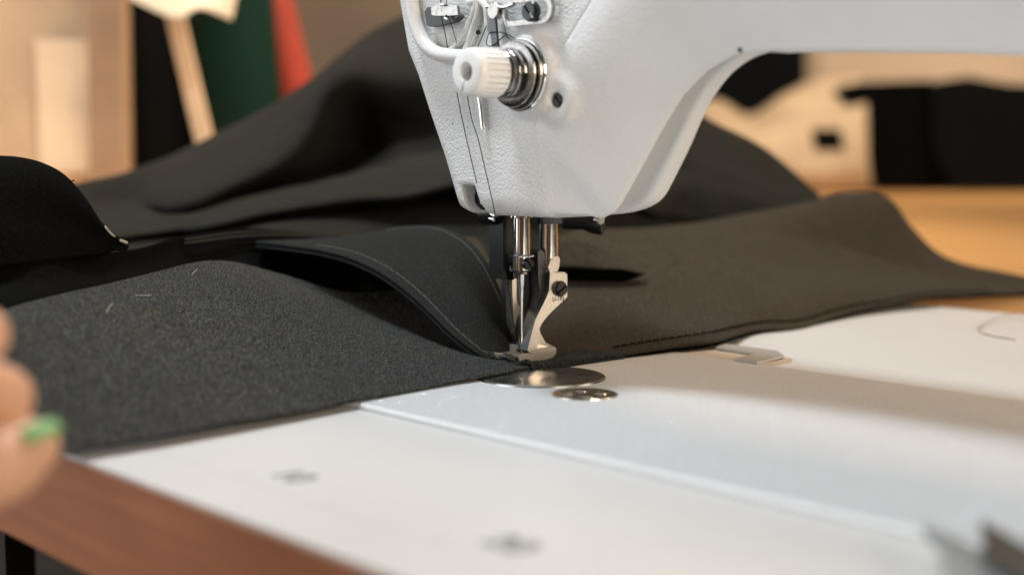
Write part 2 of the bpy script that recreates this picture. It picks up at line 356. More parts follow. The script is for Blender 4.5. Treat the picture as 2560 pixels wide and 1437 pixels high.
# ---------------------------------------------------------------- sewing table
tab = empty('sewing_table', (300, 0, -760), 'white topped sewing table with brown wooden front edge and printed ruler', 'table')
bm = bmesh.new(); TX0, TX1, TY0, TY1 = -150, 900, -213.6, 345
addbox(bm, (TX0, TY0+0.6, -3.4), (TX1, TY1, -2.2))
frombm('tabletop', bm, M_lam, tab, 0.4)
box('wooden_edge', (TX0-0.5, TY0-0.4, -36), (TX1, TY1, -3.5), M_edge, tab, 1.0)
for x in (TX0+30, TX1-60): box('leg', (x, -190, -759), (x+40, -150, -36.2), M_black, tab, 2)
box('drawer', (-28, -200, -120), (250, 150, -36.3), M_black, tab, 2)
for i in range(0, 66):
    x = 42 + i * 4.5
    L = 9 if i % 10 == 0 else (6 if i % 5 == 0 else 4.2)
    bm = bmesh.new(); addbox(bm, (x, -193.5, -2.195), (x + (0.55 if i % 10 == 0 else 0.35), -193.5 + L, -2.16)); frombm('ruler_mark', bm, M_tick, tab, smooth=False)
def text(name, s, size, loc, rot, m, parent, ext=0.02, offset=0.0):
    c = bpy.data.curves.new(name, 'FONT'); c.body = s; c.size = size * S; c.extrude = ext * S; c.align_x = 'CENTER'; c.offset = offset*S
    c.materials.append(m); o = bpy.data.objects.new(name, c); link(o, parent); o.location = Vector(loc) * S; o.rotation_euler = rot
    me = bpy.data.meshes.new_from_object(o); mo = bpy.data.objects.new(name, me); link(mo, parent); mo.location = o.location; mo.rotation_euler = rot; nm = o.name; bpy.data.objects.remove(o); mo.name = nm; return mo
text('numeral', '10', 13.5, (100, -182.5, -2.16), (0, 0, 0), M_ink, tab, 0.02, 0.45)
text('numeral', '20', 13.5, (191.5, -182.5, -2.16), (0, 0, 0), M_ink, tab, 0.02, 0.45)
adopt(tab)

# ---------------------------------------------------------------- sewing machine
sm = empty('sewing_machine', (150, 0, 0), 'white industrial sewing machine stitching black cloth, with knurled tension knob and steel presser foot', 'sewing machine')
# casting
RL = [(50, 40), (55, 63.2), (61, 65.8), (65, 69.5), (71.5, 78), (79.5, 89), (84.5, 96), (95, 109), (106, 117.2), (118, 121.8), (135, 122.4), (160, 121.2), (200, 118.7), (225, 116.5), (242, 112), (252, 100), (256, 80), (256, -20)]
RIM0 = [(50, 64.5), (58, 65.5), (66, 67.5), (73, 71), (78, 77.5), (86, 90), (90.5, 98), (95.5, 106), (103.5, 115), (115, 121.6), (130, 124.5), (130, 150), (40, 150), (40, 66)]
RIM = [tuple(q) for q in smoothpath([(a, b, 0) for a, b in RIM0[:11]], 4)]; RIM = [(q[0], q[1]) for q in RIM] + RIM0[11:]
LEFT = [(-54.5, 160), (-52.5, 152.8), (-46.5, 130.8), (-40, 120.5), (-32.5, 105.4), (-22, 85.6), (-15, 70), (-13, 66.3), (-7, 64.3)]
prof = LEFT + [(36, 64.0), (50, 64.6)] + RL[1:-1] + [(256, 2), (400, 2), (400, 182), (-58, 182)]
h = 1.0; xs = np.arange(-66, 410, h); ys = np.arange(-34, 44, h); zs = np.arange(-4, 190, h)
Xz, Zx = np.meshgrid(xs, zs, indexing='ij'); d2 = polysd(Xz, Zx, prof)
dR = linedist(Xz, Zx, RL)
yf = -25 + 15.5 * (1 - np.clip(dR / 40, 0, 1)) ** 1.7
Yg = ys[None, :, None]; d2g = d2[:, None, :]
front = yf[:, None, :] - Yg
Rr = np.clip(dR / 4, 1.2, 8)[:, None, :]
bodyA = rmin(rmin(d2g, front, Rr), Yg - 7, 3.0)
inset = (d2 + np.where((Xz > 50) & (Xz < 132), 6.5, 0))[:, None, :]
bodyA = np.maximum(bodyA, -np.maximum(-inset, -7.5 - Yg))           # behind the front edge the casting steps in
rim = rmin(polysd(Xz, Zx, RIM)[:, None, :], np.maximum(-1.5 - Yg, Yg - 7), 1.6)
rearR = np.maximum(d2, 19 - dR)          # the rear half is set back from the underarm curve
bodyB = rmin(rmin(rearR[:, None, :], front, 6.0), Yg - 34, 10.0)
Fh = np.minimum(smin(bodyA, bodyB, 3), rim)
XX, YY, ZZ = Xz[:, None, :], Yg, Zx[:, None, :]
# boss for the tension assembly and a pad for the screw
cyl = rmin(np.hypot(XX - 33, ZZ - 118) - 15.5, np.maximum(-29.5 - YY, YY - 0), 2.0)
Fh = smin(Fh, cyl, 4)
pad = rmin(np.hypot(XX - 48.6, ZZ - 108.1) - 8, np.maximum(-26.2 - YY, YY - 0), 1.5)
Fh = smin(Fh, pad, 5)
hole = np.maximum(np.hypot(XX - 48.6, ZZ - 108.1) - 2.9, YY + 24); Fh = np.maximum(Fh, -hole)
# inspection recess at the lower left of the face
rec = np.maximum(polysd(Xz, Zx, [(-6.0, 58), (4.6, 58), (3.4, 67.0), (-0.4, 75.5), (-9.0, 75.5)])[:, None, :], YY + 8)
Fh = np.maximum(Fh, -rec)
# the face plate and the rest part along a seam
def blur(F):
    for ax in range(3): F = (np.roll(F, 1, ax) + 2*F + np.roll(F, -1, ax)) / 4 if True else F
    return F
E0 = Fh.copy(); Fh = Fh * 1.0; Fh[[0, -1]] = E0[[0, -1]]; Fh[:, [0, -1]] = E0[:, [0, -1]]; Fh[:, :, [0, -1]] = E0[:, :, [0, -1]]
seam = np.where(Zx < 101, 35.5, np.where(Zx < 126, 35.5 + (Zx-101)*0.52, 48.6 + (Zx-126)*0.93))
sp = (Xz - seam)[:, None, :] * 0.9
V, Fc = surface_nets(np.maximum(Fh - 0.05, sp - 1.5), (xs[0], ys[0], zs[0]), h)
def clean(V, Fc):
    u, inv = np.unique(Fc, return_inverse=True); return V[u], inv.reshape(Fc.shape)
V, Fc = clean(V, Fc); mesh('face_plate', V, Fc, M_plate, sm)
V, Fc = surface_nets(np.maximum(Fh, -sp), (xs[0], ys[0], zs[0]), h)
V, Fc = clean(V, Fc); mesh('arm_casting', V, Fc, M_cast, sm)
lathe('recess_shade', (-4.2, -8, 70.0), (0, -1, 0), [(0, 4.8), (9.5, 4.8), (11, 3.6), (11, 0)], M_black, sm, 32)  # black plug standing in for the shade deep in the recess

# bed
bm = bmesh.new(); addbox(bm, (-95, -103, -2.3), (400, 75, 0)); frombm('machine_bed', bm, M_bed, sm, 1.6, 4)
tube('bed_lip_highlight', [(-95, -103.1, -1.25), (150, -103.1, -1.25), (400, -103.1, -1.25)], 1.15, M_lip, sm, 16, 0)  # added strip that carries the painted edge highlight
lathe('cover_plate', (30.5, -17.3, 0.02), (0, 0, 1), [(0, 25.6), (0.5, 25.4), (0.75, 25.0), (0.8, 24.4), (0.8, 0)], M_brushed, sm, 96)
bs = lathe('bed_disc', (69.8, -32.4, 0.02), (0, 0, 1), [(0, 12.4), (0.35, 12.3), (0.5, 11.9), (0.42, 11.3), (0.42, 0)], M_steel, sm, 64)
for a in (45, 135, 225, 315):
    c = (69.8 + 6.3*math.cos(R(a+12)), -32.4 + 6.3*math.sin(R(a+12)))
    lathe('dimple', (c[0], c[1], 0.46), (0, 0, 1), [(0, 3.1), (0.22, 2.8), (0.30, 2.4), (0.10, 1.8), (0.02, 0)], M_chrome, bs, 32)
sc2 = PZ(1275, 958, 0.8)
lathe('plate_screw', (sc2[0], sc2[1], 0.81), (0, 0, 1), [(0, 2.9), (0.18, 2.6), (0.05, 1.6), (0.02, 0)], M_dsteel, sm, 24)
# notched hinge plate behind the bed
bm = bmesh.new()
for ql in (((1789, 873), (1811, 864), (1942, 881), (1892, 887)), ((1892.2, 887), (1942.2, 881), (1960, 894), (1892, 910), (1836, 902))):
    addprism(bm, [PZ(*q, 0.1) for q in ql], (0, 0, 1.0))
frombm('hinge_plate', bm, M_silver, sm, smooth=False)
box('hinge_well', (20, 75.2, -2.18), (64, 101, -0.3), M_well, sm, 0.1)

# rounded guard rim on the face
yy = -29.5
gp = [PY(px, py, yy) for px, py in ((1022, -60), (1028, 0), (1038, 55), (1058, 105), (1088, 132), (1130, 141), (1180, 143), (1230, 140))]
tube('guard_rim', gp, 3.0, M_bead, sm, 16, 8)
# take-up slot ribs
tube('cast_rib', [PY(px, py, -28) for px, py in ((1196, -40), (1188, 15), (1176, 50), (1160, 85), (1138, 115), (1112, 134))], lambda t: 1.0, M_bead, sm, 10, 8)
tube('cast_rib', [PY(px, py, -28) for px, py in ((1196, -20), (1194, 30), (1184, 66), (1174, 98), (1160, 130))], lambda t: 1.1, M_bead, sm, 10, 8)
tube('cast_rib', [PY(px, py, -27.5) for px, py in ((1172, 8), (1190, 3), (1205, 6), (1216, 22), (1219, 50), (1222, 84))], lambda t: 1.4, M_bead, sm, 10, 8)
lathe('oil_hole', PY(1196, 82, -26.2), (0, -1, 0.0), [(0, 1.0), (0.6, 0.9), (0.6, 0)], M_black, sm, 16)
# black thread guide with chrome strap
gpts = [(1061, 30), (1068, 19), (1078, 18), (1142, 36), (1146, 42), (1130, 56), (1075, 68), (1067, 64)]
tg = prism('thread_guide', [PY(px, py, -30) for px, py in gpts], (0, 3.4, 0), M_black, sm, 0.5)
st = [PY(px, py, -31.6) for px, py in ((1077, 20), (1088, 13), (1120, 12), (1142, 14), (1145, 38), (1120, 40), (1088, 40), (1079, 38))]
prism('guide_strap', st, (0, 1.4, 0), M_mid, tg, 0.45, )
tube('guide_pin', [PY(px, py, -32.2) for px, py in ((1101, 13), (1112, 12.5))], 0.6, M_chrome, tg, 10, 0)
lathe('guide_eye', PY(1117, 45, -31.5), (0.3, -1, 0.4), [(0, 1.0), (0.7, 0.9), (0.9, 0)], M_chrome, tg, 16)
# slotted chrome plate with black screw
def stadium(cx, cz, hw, r, y, n=12):
    P = []
    for i in range(n+1): a = -math.pi/2 + math.pi*i/n; P.append((cx+hw+r*math.cos(a), y, cz+r*math.sin(a)))
    for i in range(n+1): a = math.pi/2 + math.pi*i/n; P.append((cx-hw+r*math.cos(a), y, cz+r*math.sin(a)))
    return P
cpt = PY(1318, 28, -29)
bm = bmesh.new(); o_ = stadium(cpt[0], cpt[2], 9.0, 5.2, -29.8); i_ = stadium(cpt[0], cpt[2], 9.0, 3.3, -29.8)
def ringprism(bm, o_, i_, dy):
    A = [bm.verts.new(p) for p in o_]; B = [bm.verts.new(p) for p in i_]
    A2 = [bm.verts.new((p[0], p[1]+dy, p[2])) for p in o_]; B2 = [bm.verts.new((p[0], p[1]+dy, p[2])) for p in i_]; n = len(A)
    for k in range(n):
        j = (k+1) % n
        bm.faces.new((A[k], A[j], B[j], B[k])); bm.faces.new((A2[j], A2[k], B2[k], B2[j])); bm.faces.new((A[j], A[k], A2[k], A2[j])); bm.faces.new((B[k], B[j], B2[j], B2[k]))
ringprism(bm, o_, i_, 2.0); sp_ = frombm('slotted_guide', bm, M_mid, sm, 0.3)
def screw(name, o, axis, r, hgt, ang, m, parent, depth=0.8):
    d, a, b = frame(axis); o = np.asarray(o, float)
    bm = bmesh.new(); addlathe(bm, o, axis, [(-1.5, r*0.8), (0, r), (hgt*0.7, r), (hgt, r*0.86)], 32)
    # two half-discs separated by the slot
    c, s_ = math.cos(ang), math.sin(ang); q = a*c + b*s_; p = -a*s_ + b*c
    for sg in (1, -1):
        P = [o + d*hgt + (q*math.cos(t)*sg + p*math.sin(t)*sg)*r*0.86 for t in np.linspace(-math.pi/2+0.16, math.pi/2-0.16, 14)]
        addprism(bm, P, d*depth*0.8)
    return frombm(name, bm, m, parent)
cs = PY(1327, 29, -31); screw('guide_screw', (cs[0], -30.2, cs[2]), (0, -1, 0), 3.9, 1.8, 0.7, M_black, sm)
# small chrome saddle and dark lever between them
sd = PY(1238, 28, -30)
lathe('saddle', (sd[0], -28, sd[2]), (0, -1, 0), [(0, 3.2), (3, 3.2), (3.4, 2.9), (3.4, 0)], M_mid, sm, 32)
tube('saddle_arm', [PY(px, py, -30.5) for px, py in ((1217, 18), (1240, 17), (1262, 20), (1285, 12))], 0.9, M_chrome, sm, 10, 6)
prism('check_lever', [PY(px, py, -30) for px, py in ((1221, 48), (1237, 48), (1244, 118), (1230, 118))], (0, 1.2, 0), M_dsteel, sm, 0.3)
# tension assembly on the axis -y
AX, AZc = 32.0, 118.0
O = lambda y: (AX, y, AZc)
lathe('tension_base', O(-28), (0, -1, 0), [(0, 14.2), (1.6, 14.2), (2.2, 13.8), (2.4, 12.6), (2.4, 0)], M_chrome, sm, 72)
for k, (y, r) in enumerate(((-31.2, 13.2), (-33.8, 12.3))):
    lathe('tension_disc', O(y), (0, -1, 0), [(0, r*0.6), (0.1, r*0.9), (-0.5, r), (-0.2, r+0.25), (0.3, r), (1.0, r*0.86), (1.3, r*0.6), (1.3, 0)], M_mid, sm, 72)
bm = bmesh.new(); P = []
for i in range(150):
    t_ = i/149; a = t_*2*math.pi*3.6; rr = 9.4 - 3.2*t_; P.append((AX + rr*math.cos(a), -35.8 - 7.0*t_, AZc + rr*math.sin(a)))
addtube(bm, P, 0.75, 8); frombm('tension_spring', bm, M_mid, sm)
lathe('tension_post', O(-30), (0, -1, 0), [(0, 3.0), (21, 3.0), (22.5, 2.6), (23.2, 1.6), (23.5, 0)], M_chrome, sm, 32)
# knob: knurled, with open bore and a pointer notch
bm = bmesh.new(); n = 288; d, a, b = frame((0, -1, 0)); rings = []
pr = [(0, 8.2, 0), (0.4, 9.0, 0), (1.2, 9.3, 0), (1.21, 9.3, 1), (11.2, 9.1, 1), (11.21, 9.1, 0), (13.6, 8.7, 0), (14.4, 8.0, 0), (14.7, 7.2, 0), (14.7, 3.7, 0), (14.2, 3.4, 0), (6, 3.3, 0)]
for (t_, r, kn) in pr:
    rg = []
    for i in range(n):
        an = 2*math.pi*i/n; rr = r - (1.1 if (kn and (i % 12) < 4) else 0)
        zz = t_ - (1.0 if (r < 8.1 and r > 3.5 and t_ > 14.5 and abs(((an - R(250) + math.pi) % (2*math.pi)) - math.pi) < 0.13) else 0)
        p = np.array(O(-42.4)) + d*zz + rr*(np.array((1, 0, 0))*math.cos(an) + np.array((0, 0, 1))*math.sin(an)); rg.append(bm.verts.new(tuple(p)))
    rings.append(rg)
for A, B in zip(rings, rings[1:]):
    for i in range(n): bm.faces.new((A[i], A[(i+1) % n], B[(i+1) % n], B[i]))
frombm('tension_knob', bm, M_plastic, sm)
# wire finger under the knob, head screw
tube('wire_finger', [PY(px, py, -27.6) for px, py in ((1196, 225), (1202, 262), (1209, 322))], 1.15, M_chrome, sm, 12, 6)
screw('casting_screw', (48.6, -25.2, 108.1), (0.12, -1, 0), 2.6, 0.5, 0.75, M_black, sm)
lathe('dowel_hole', PY(1850, 126, -14), (0, -1, -0.3), [(0, 1.0), (0.2, 0.9), (0.2, 0)], M_black, sm, 16)

# needle bar, clamp and needle
lathe('needle_bar', (0, 0, 46), (0, 0, 1), [(0, 3.4), (0.4, 3.7), (30, 3.7)], M_chrome, sm, 48)
lathe('bar_bushing', (0, 0, 61.5), (0, 0, 1), [(0, 4.6), (0.3, 5.1), (1.4, 5.1), (1.8, 4.7), (8, 4.7)], M_chrome, sm, 48)
nc = lathe('needle_clamp', (0, 0, 38.0), (0, 0, 1), [(0, 2.2), (0.2, 2.9), (1.2, 3.3), (1.8, 3.9), (7.3, 3.9), (7.5, 5.4), (7.9, 5.5), (8.1, 5.2), (8.1, 3.6)], M_chrome, sm, 48)
cax = np.array((0.95, -0.25, 0.0)); screw('clamp_screw', cax*3.2 + np.array((0, 0.6, 42.6)), cax, 2.5, 2.4, 0.6, M_black, nc)
tube('thread_hook', [(-6.4, -0.6, 40.6), (-5.4, -1.2, 39.2), (-4.4, -1.3, 39.5), (-3.6, -0.8, 41.2)], 0.5, M_chrome, nc, 8, 8)
lathe('needle', (0, 0, 3.5), (0, 0, 1), [(0, 0.05), (2.5, 0.45), (4, 0.62), (24, 0.72), (29, 0.95), (30, 1.2), (35.5, 1.25)], M_chrome, sm, 24)
# dark guide bar and collar left of the needle bar
gbar = box('guide_bar', (-16.5, -3.6, 35.5), (-7.5, 2.2, 66), M_black, sm, 0.5)
lathe('guide_collar', (-20.5, -3.5, 62.5), (0.9, 0.1, 0.05), [(0, 3.4), (0.7, 4.6), (6, 4.8), (9, 4.8)], M_black, sm, 32)
tube('guide_wire', [(-15.0, -6.0, 61.2), (-12, -6.6, 61.0), (-9.5, -7.0, 60.6)], 0.75, M_chrome, sm, 10, 6)
tube('guide_wire', [(-15.0, -6.0, 63.4), (-12.5, -6.4, 63.2), (-9, -6.8, 62.3), (-6, -5.6, 62.9), (-2, -5.2, 63.2)], 0.85, M_chrome, sm, 10, 6)
# presser bar
lathe('presser_bar', (0, 15.5, 38), (0, 0, 1), [(0, 4.2), (30, 4.2)], M_chrome, sm, 48)
lathe('presser_bushing', (0, 15.5, 58.5), (0, 0, 1), [(0, 4.6), (0.2, 5.8), (0.8, 6.1), (8, 6.1)], M_dsteel, sm, 48)
# presser foot
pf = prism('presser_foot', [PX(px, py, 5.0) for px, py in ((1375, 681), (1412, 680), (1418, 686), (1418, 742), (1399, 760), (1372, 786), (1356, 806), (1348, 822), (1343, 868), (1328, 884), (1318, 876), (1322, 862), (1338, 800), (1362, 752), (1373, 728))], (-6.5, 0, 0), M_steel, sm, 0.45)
prism('shank', [PX(px, py, 2.2) for px, py in ((1366, 700), (1366, 648), (1358, 628), (1349, 624), (1344, 632), (1346, 700), (1350, 730), (1338, 790), (1312, 868), (1322, 872), (1345, 812), (1366, 742))], (-4.8, 0, 0), M_dsteel, pf, 0.4)
prism('bar_flat', [PX(px, py, 4.3) for px, py in ((1374, 678), (1370, 668), (1377, 650), (1385, 642), (1396, 640), (1400, 648), (1398, 668), (1394, 679))], (-6, 0, 0), M_steel, pf, 0.5)
def paint_shaded_sides(o):  # paints shade as darker steel on faces turned away from the right
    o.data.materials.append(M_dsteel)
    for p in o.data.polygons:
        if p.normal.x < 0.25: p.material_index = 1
paint_shaded_sides(pf)
fs = PX(1398, 721, 5.0); screw('foot_screw', fs, (1, 0, 0), 3.35, 1.5, 2.15, M_black, pf)
tx = PX(1396, 752, 5.05); text('lettering', 'U-193', 2.7, (5.04, tx[1], tx[2]), (math.pi/2, 0, math.pi/2), M_engr, pf, 0.02, 0.06)
# sole
sole = [PX(px, py, 4.6) for px, py in ((1300, 905), (1296, 893), (1304, 884), (1326, 882), (1340, 874), (1352, 869), (1386, 867), (1391, 872), (1390, 884), (1382, 894), (1360, 901), (1330, 905))]
prism('sole', sole, (-5.5, 0, 0), M_sole, pf, 0.5)
toe = [PX(px, py, -2.0) for px, py in ((1234, 880), (1243, 882), (1262, 883), (1286, 878), (1296, 862), (1330, 860), (1336, 892), (1300, 900), (1250, 902), (1242, 893))]
prism('toe', toe, (-5.5, 0, 0), M_sole, pf, 0.5)
toe = [PX(px, py, 3.6) for px, py in ((1262, 892), (1266, 885), (1274, 884), (1290, 892), (1304, 890), (1304, 906), (1292, 906), (1270, 897))]
prism('toe', toe, (-2.5, 0, 0), M_dsteel, pf, 0.4)
heel = [PX(px, py, -1.0) for px, py in ((1340, 868), (1334, 836), (1346, 812), (1352, 835), (1364, 856), (1390, 869), (1388, 878), (1345, 885))]
prism('heel_web', heel, (-3.0, 0, 0), M_steel, pf, 0.5)
# inner foot behind the needle, with rounded recess
inn = [PX(px, py, -4.0) for px, py in ((1280, 701), (1286, 697), (1334, 691), (1339, 698), (1341, 790), (1336, 822), (1322, 868), (1302, 876), (1296, 860), (1284, 800))]
inf = prism('inner_foot', inn, (-3.2, 0, 0), M_steel, sm, 0.6)
slot = [PX(px, py, -3.7) for px, py in ((1294, 660), (1332, 660), (1332, 742), (1328, 760), (1318, 770), (1306, 770), (1297, 760), (1294, 744))]
prism('inner_shank', slot, (-1.6, 0, 0), M_dsteel, inf, 0.5)
prism('foot_flank', [PX(px, py, -5.8) for px, py in ((1264, 705), (1268, 699), (1281, 701), (1283, 800), (1296, 856), (1304, 880), (1286, 890), (1272, 884), (1284, 868), (1280, 840), (1266, 806))], (-3, 0, 0), M_dsteel, inf, 0.4)
# bobbin-side black solenoid under the head, right
ln = lathe('lever_boss', PD(1408, 556, 610), tuple(r_*0.98 - v_*0.2), [(0, 3.0), (1, 3.2), (9, 3.2), (12, 4.6), (16, 5.4), (17.5, 5.2), (18, 4.4), (18, 0)], M_black, sm, 32)
lathe('lever_bolt', PD(1493, 550, 585), tuple(r_*0.45 - v_*0.9), [(0, 1.9), (3.2, 1.9), (3.6, 1.5), (3.6, 0)], M_brushed, sm, 20)
adopt(sm)

# ---------------------------------------------------------------- thread
th = empty('sewing_thread', (0, -28, 60), 'thin black thread running down the white machine face to the needle', 'thread')
def P_(l, y): return [PY(px, py, y) for px, py in l]
tube('strand', P_([(1100, -30), (1104, 40), (1108, 64)], -31) + P_([(1108, 64), (1114, 90), (1120, 127)], -28.5), 0.17, M_thread, th, 6, 4)
tube('strand', P_([(1112, -30), (1120, 40), (1128, 60), (1142, 108)], -30), 0.14, M_thread, th, 6, 4)
tube('strand', P_([(1142, 232), (1158, 310), (1176, 390), (1192, 458)], -27.6), 0.19, M_thread, th, 6, 6)
tube('strand', P_([(1168, 240), (1180, 300), (1196, 350), (1212, 420), (1226, 480), (1238, 536)], -27.6), 0.19, M_thread, th, 6, 6)
tube('strand', [PD(px, py, D) for px, py, D in ((1240, 540, 590), (1246, 575, 585), (1258, 640, 582), (1266, 668, 580), (1270, 700, 578), (1274, 740, 574), (1285, 810, 572), (1303, 884, 571))], 0.17, M_thread, th, 6, 6)
tube('strand', P_([(1290, 100), (1262, 84), (1225, 83), (1216, 108), (1222, 116), (1236, 112), (1262, 90), (1270, 96)], -30.5), 0.2, M_thread, th, 6, 6)
tube('strand', P_([(1216, 66), (1204, 95), (1195, 117)], -29.5), 0.2, M_thread, th, 6, 6)
tube('strand', P_([(1255, 42), (1262, 70), (1268, 92), (1290, 106)], -30.5), 0.16, M_thread, th, 6, 6)
adopt(th)

# ---------------------------------------------------------------- cloth
def resolve(q):
    if len(q) == 3 and not isinstance(q[2], str): return PD(*q)
    if len(q) == 4: return PZ(q[0], q[1], q[3])
    return np.asarray(q[0])
class Patch:
    def __init__(s, rows): s.g = np.array([[resolve(q) for q in r] for r in rows]); s.nr, s.nc = s.g.shape[:2]
    def at(s, u, v):        # u across columns 0..1, v across rows 0..1
        c = np.array([cr(s.g[i], u * (s.nc-1)) for i in range(s.nr)]); return cr(c, v * (s.nr-1))
    def build(s, name, m, parent=None, seg=10, thick=1.0, wob=0.0, wscale=40, seed=0, crease=0.0, **k):
        nu, nv = (s.nc-1)*seg + 1, (s.nr-1)*seg + 1
        rows = []
        for i in range(s.nr): rows.append([cr(s.g[i], j/seg) for j in range(nu)])
        rows = np.array(rows); G = np.array([[cr(rows[:, j], i/seg) for j in range(nu)] for i in range(nv)])
        if wob:
            for i in range(nv):
                for j in range(nu):
                    p = G[i, j]; nz = noise.noise(Vector(p/wscale) + Vector((seed, 0, 0))); G[i, j, 2] += wob*nz
        if crease:
            for i in range(nv):
                for j in range(nu):
                    p = G[i, j]; q_ = Vector((p[0]*0.8 + p[2]*0.5, p[1]*0.8, p[2])) / 75
                    nz = abs(noise.noise(q_ + Vector((seed*3.1, 5, 0)))) + 0.4*abs(noise.noise(q_*2.3 + Vector((2, seed, 0))))
                    G[i, j] = p - (v_*0.8 + z_*0.4) * crease * (0.5 - nz*1.8) * min(1, (i/14)**1.5)
        V = G.reshape(-1, 3); F = [(i*nu+j, i*nu+j+1, (i+1)*nu+j+1, (i+1)*nu+j) for i in range(nv-1) for j in range(nu-1)]
        o = mesh(name, V, F, m, parent, **k)
        uvl = o.data.uv_layers.new(name='UVMap')
        du = np.linalg.norm(np.diff(G, axis=1), axis=2).mean(0); cu = np.concatenate([[0], np.cumsum(du)])
        dv = np.linalg.norm(np.diff(G, axis=0), axis=2).mean(1); cv = np.concatenate([[0], np.cumsum(dv)])
        for lp in o.data.loops:
            i, j = divmod(lp.vertex_index, nu); uvl.data[lp.index].uv = (cu[j], cv[i])
        if thick:
            mo = o.modifiers.new('thickness', 'SOLIDIFY'); mo.thickness = thick*S; mo.offset = 0
        return o
def stitches(name, path, m, parent, L=3.2, gap=0.5, rad=0.28, lift=0.0):
    P = np.array(path); d = np.concatenate([[0], np.cumsum(np.linalg.norm(np.diff(P, axis=0), axis=1))])
    bm = bmesh.new(); s = 0.5
    f = lambda t: np.array([np.interp(t, d, P[:, k]) for k in range(3)])
    while s + L < d[-1]:
        pts = [f(s + L*q) for q in (0, .15, .5, .85, 1)]; pts[0] = pts[0] - u_*0.35; pts[-1] = pts[-1] - u_*0.35
        addtube(bm, pts, rad, 6); s += L + gap
    return frombm(name, bm, m, parent)

# near panel (speckled), its cut edge running from the table corner to the foot
edge = [(-260, 1185, 350), (20, 1150, 372), (180, 1128, 'z', 1.5), (420, 1086, 'z', 1.5), (700, 1037, 'z', 1.2), (950, 990, 'z', 1.0), (1120, 958, 'z', 1.2), (1240, 935, 'z', 1.8), (1330, 918, 'z', 1.2)]
crest = [(-260, 850, 430), (-60, 808, 455), (90, 764, 495), (330, 703, 555), (540, 657, 610), (700, 690, 642), (870, 733, 648), (1060, 735, 652), (1250, 806, 634)]
E_ = [resolve(q) for q in edge]; C_ = [resolve(q) for q in crest]
def mid(t, lift):
    out = []
    for a, b, k in zip(E_, C_, [1, 1, 1, 1, .9, .5, -.2, -1.1, -1.2]):
        p = (1-t)*a + t*b + z_*lift*k; p[2] = max(p[2], 1.2); out.append((p,))
    return out
beh = [(c + v_*28 - r_*4 - z_*14,) for c in C_]; 
def low_(c, dv, dz): p = c + v_*dv - z_*dz; p[2] = max(p[2], 1.5); return (p,)
beh = [low_(c, 28, 14) for c in C_]; beh2 = [low_(c, 60, 34) for c in C_]; beh3 = [low_(c, 150, 50) for c in C_]
rows = [[(e,) for e in E_], mid(0.06, 0.8), mid(0.33, 3.5), mid(0.66, 6.5), mid(0.9, 4.0), [(c,) for c in C_], beh, beh2, beh3]
pan = empty('speckled_cloth', (0, -100, 0), 'dark speckled cloth lying before the presser foot, cut edge on the white table', 'fabric')
pn = Patch(rows); pn.build('cloth_sheet', M_neo, pan, 12, 1.1, 0.7, 35)
def lint(name, pts, m, parent, r=0.12): return tube(name, pts, r, m, parent, 5, 6)
lift_ = lambda u, v: pn.at(u, v) + z_*1.1
adopt(pan)
hs = empty('stray_hair', lift_(0.38, 0.6), 'fine curved pale hair lying on the speckled cloth panel', 'hair')
def onpan(px, py):   # nearest panel point seen at this pixel
    best = None
    for u in np.linspace(0.15, 0.75, 61):
        for vv in np.linspace(0.2, 0.7, 41):
            p = pn.at(u, vv); e = p - CAM; wv = e @ f_; qx, qy = 1280 + FPX*(e@r_)/wv, 718.5 - FPX*(e@u_)/wv
            dd = (qx-px)**2 + (qy-py)**2
            if best is None or dd < best[0]: best = (dd, p)
    return best[1] + z_*1.0
lint('strand', [onpan(*q) for q in ((272, 790), (285, 765), (310, 748), (335, 742), (375, 746))], M_lint, hs, 0.10)
lint('strand', [onpan(*q) for q in ((478, 698), (484, 688), (492, 680))], M_lint, hs, 0.10); adopt(hs)

# strap: twill band that rises from the foot, arches left and away
low = [(1262, 912, 566), (1205, 893, 569), (1130, 838, 576), (1040, 752, 590), (960, 690, 604), (880, 650, 618), (800, 628, 632), (715, 615, 648), (640, 606, 668)]
upp = [(1330, 893, 585), (1296, 830, 590), (1262, 755, 600), (1215, 655, 622), (1165, 600, 640), (1100, 571, 662), (1010, 572, 690), (905, 598, 720), (760, 612, 742)]
strap = empty('cloth_strap', (0, 0, 3), 'stitched black twill band arching up from under the presser foot', 'fabric strap')
A_ = [PD(*q) for q in low]; B_ = [PD(*q) for q in upp]
def lerp(t, bow): return [((1-t)*a + t*b + z_*bow*min(1, k*0.4),) for k, (a, b) in enumerate(zip(A_, B_))]
stp = Patch([lerp(0, 0), lerp(0.12, .3), lerp(0.5, 1.5), lerp(0.88, .4), lerp(1, 0)])
stp.build('band', M_twill, strap, 12, 1.5)
stp2 = Patch([[(q[0] - z_*1.9 - r_*0.2,) for q in lerp(0.0, 0)], [(q[0] - z_*1.9,) for q in lerp(0.14, .3)], [(q[0] - z_*1.9,) for q in lerp(0.3, 1.0)]])
stp2.build('folded_hem', M_twill, strap, 10, 1.2)
for v_s in (0.215, 0.80):
    path = [stp.at(u, v_s) + u_*0.5 + z_*0.62 for u in np.linspace(0.06, 0.80, 160)]
    stitches('stitching', path, M_threadg, strap, 3.3, 0.7, 0.22)
adopt(strap)

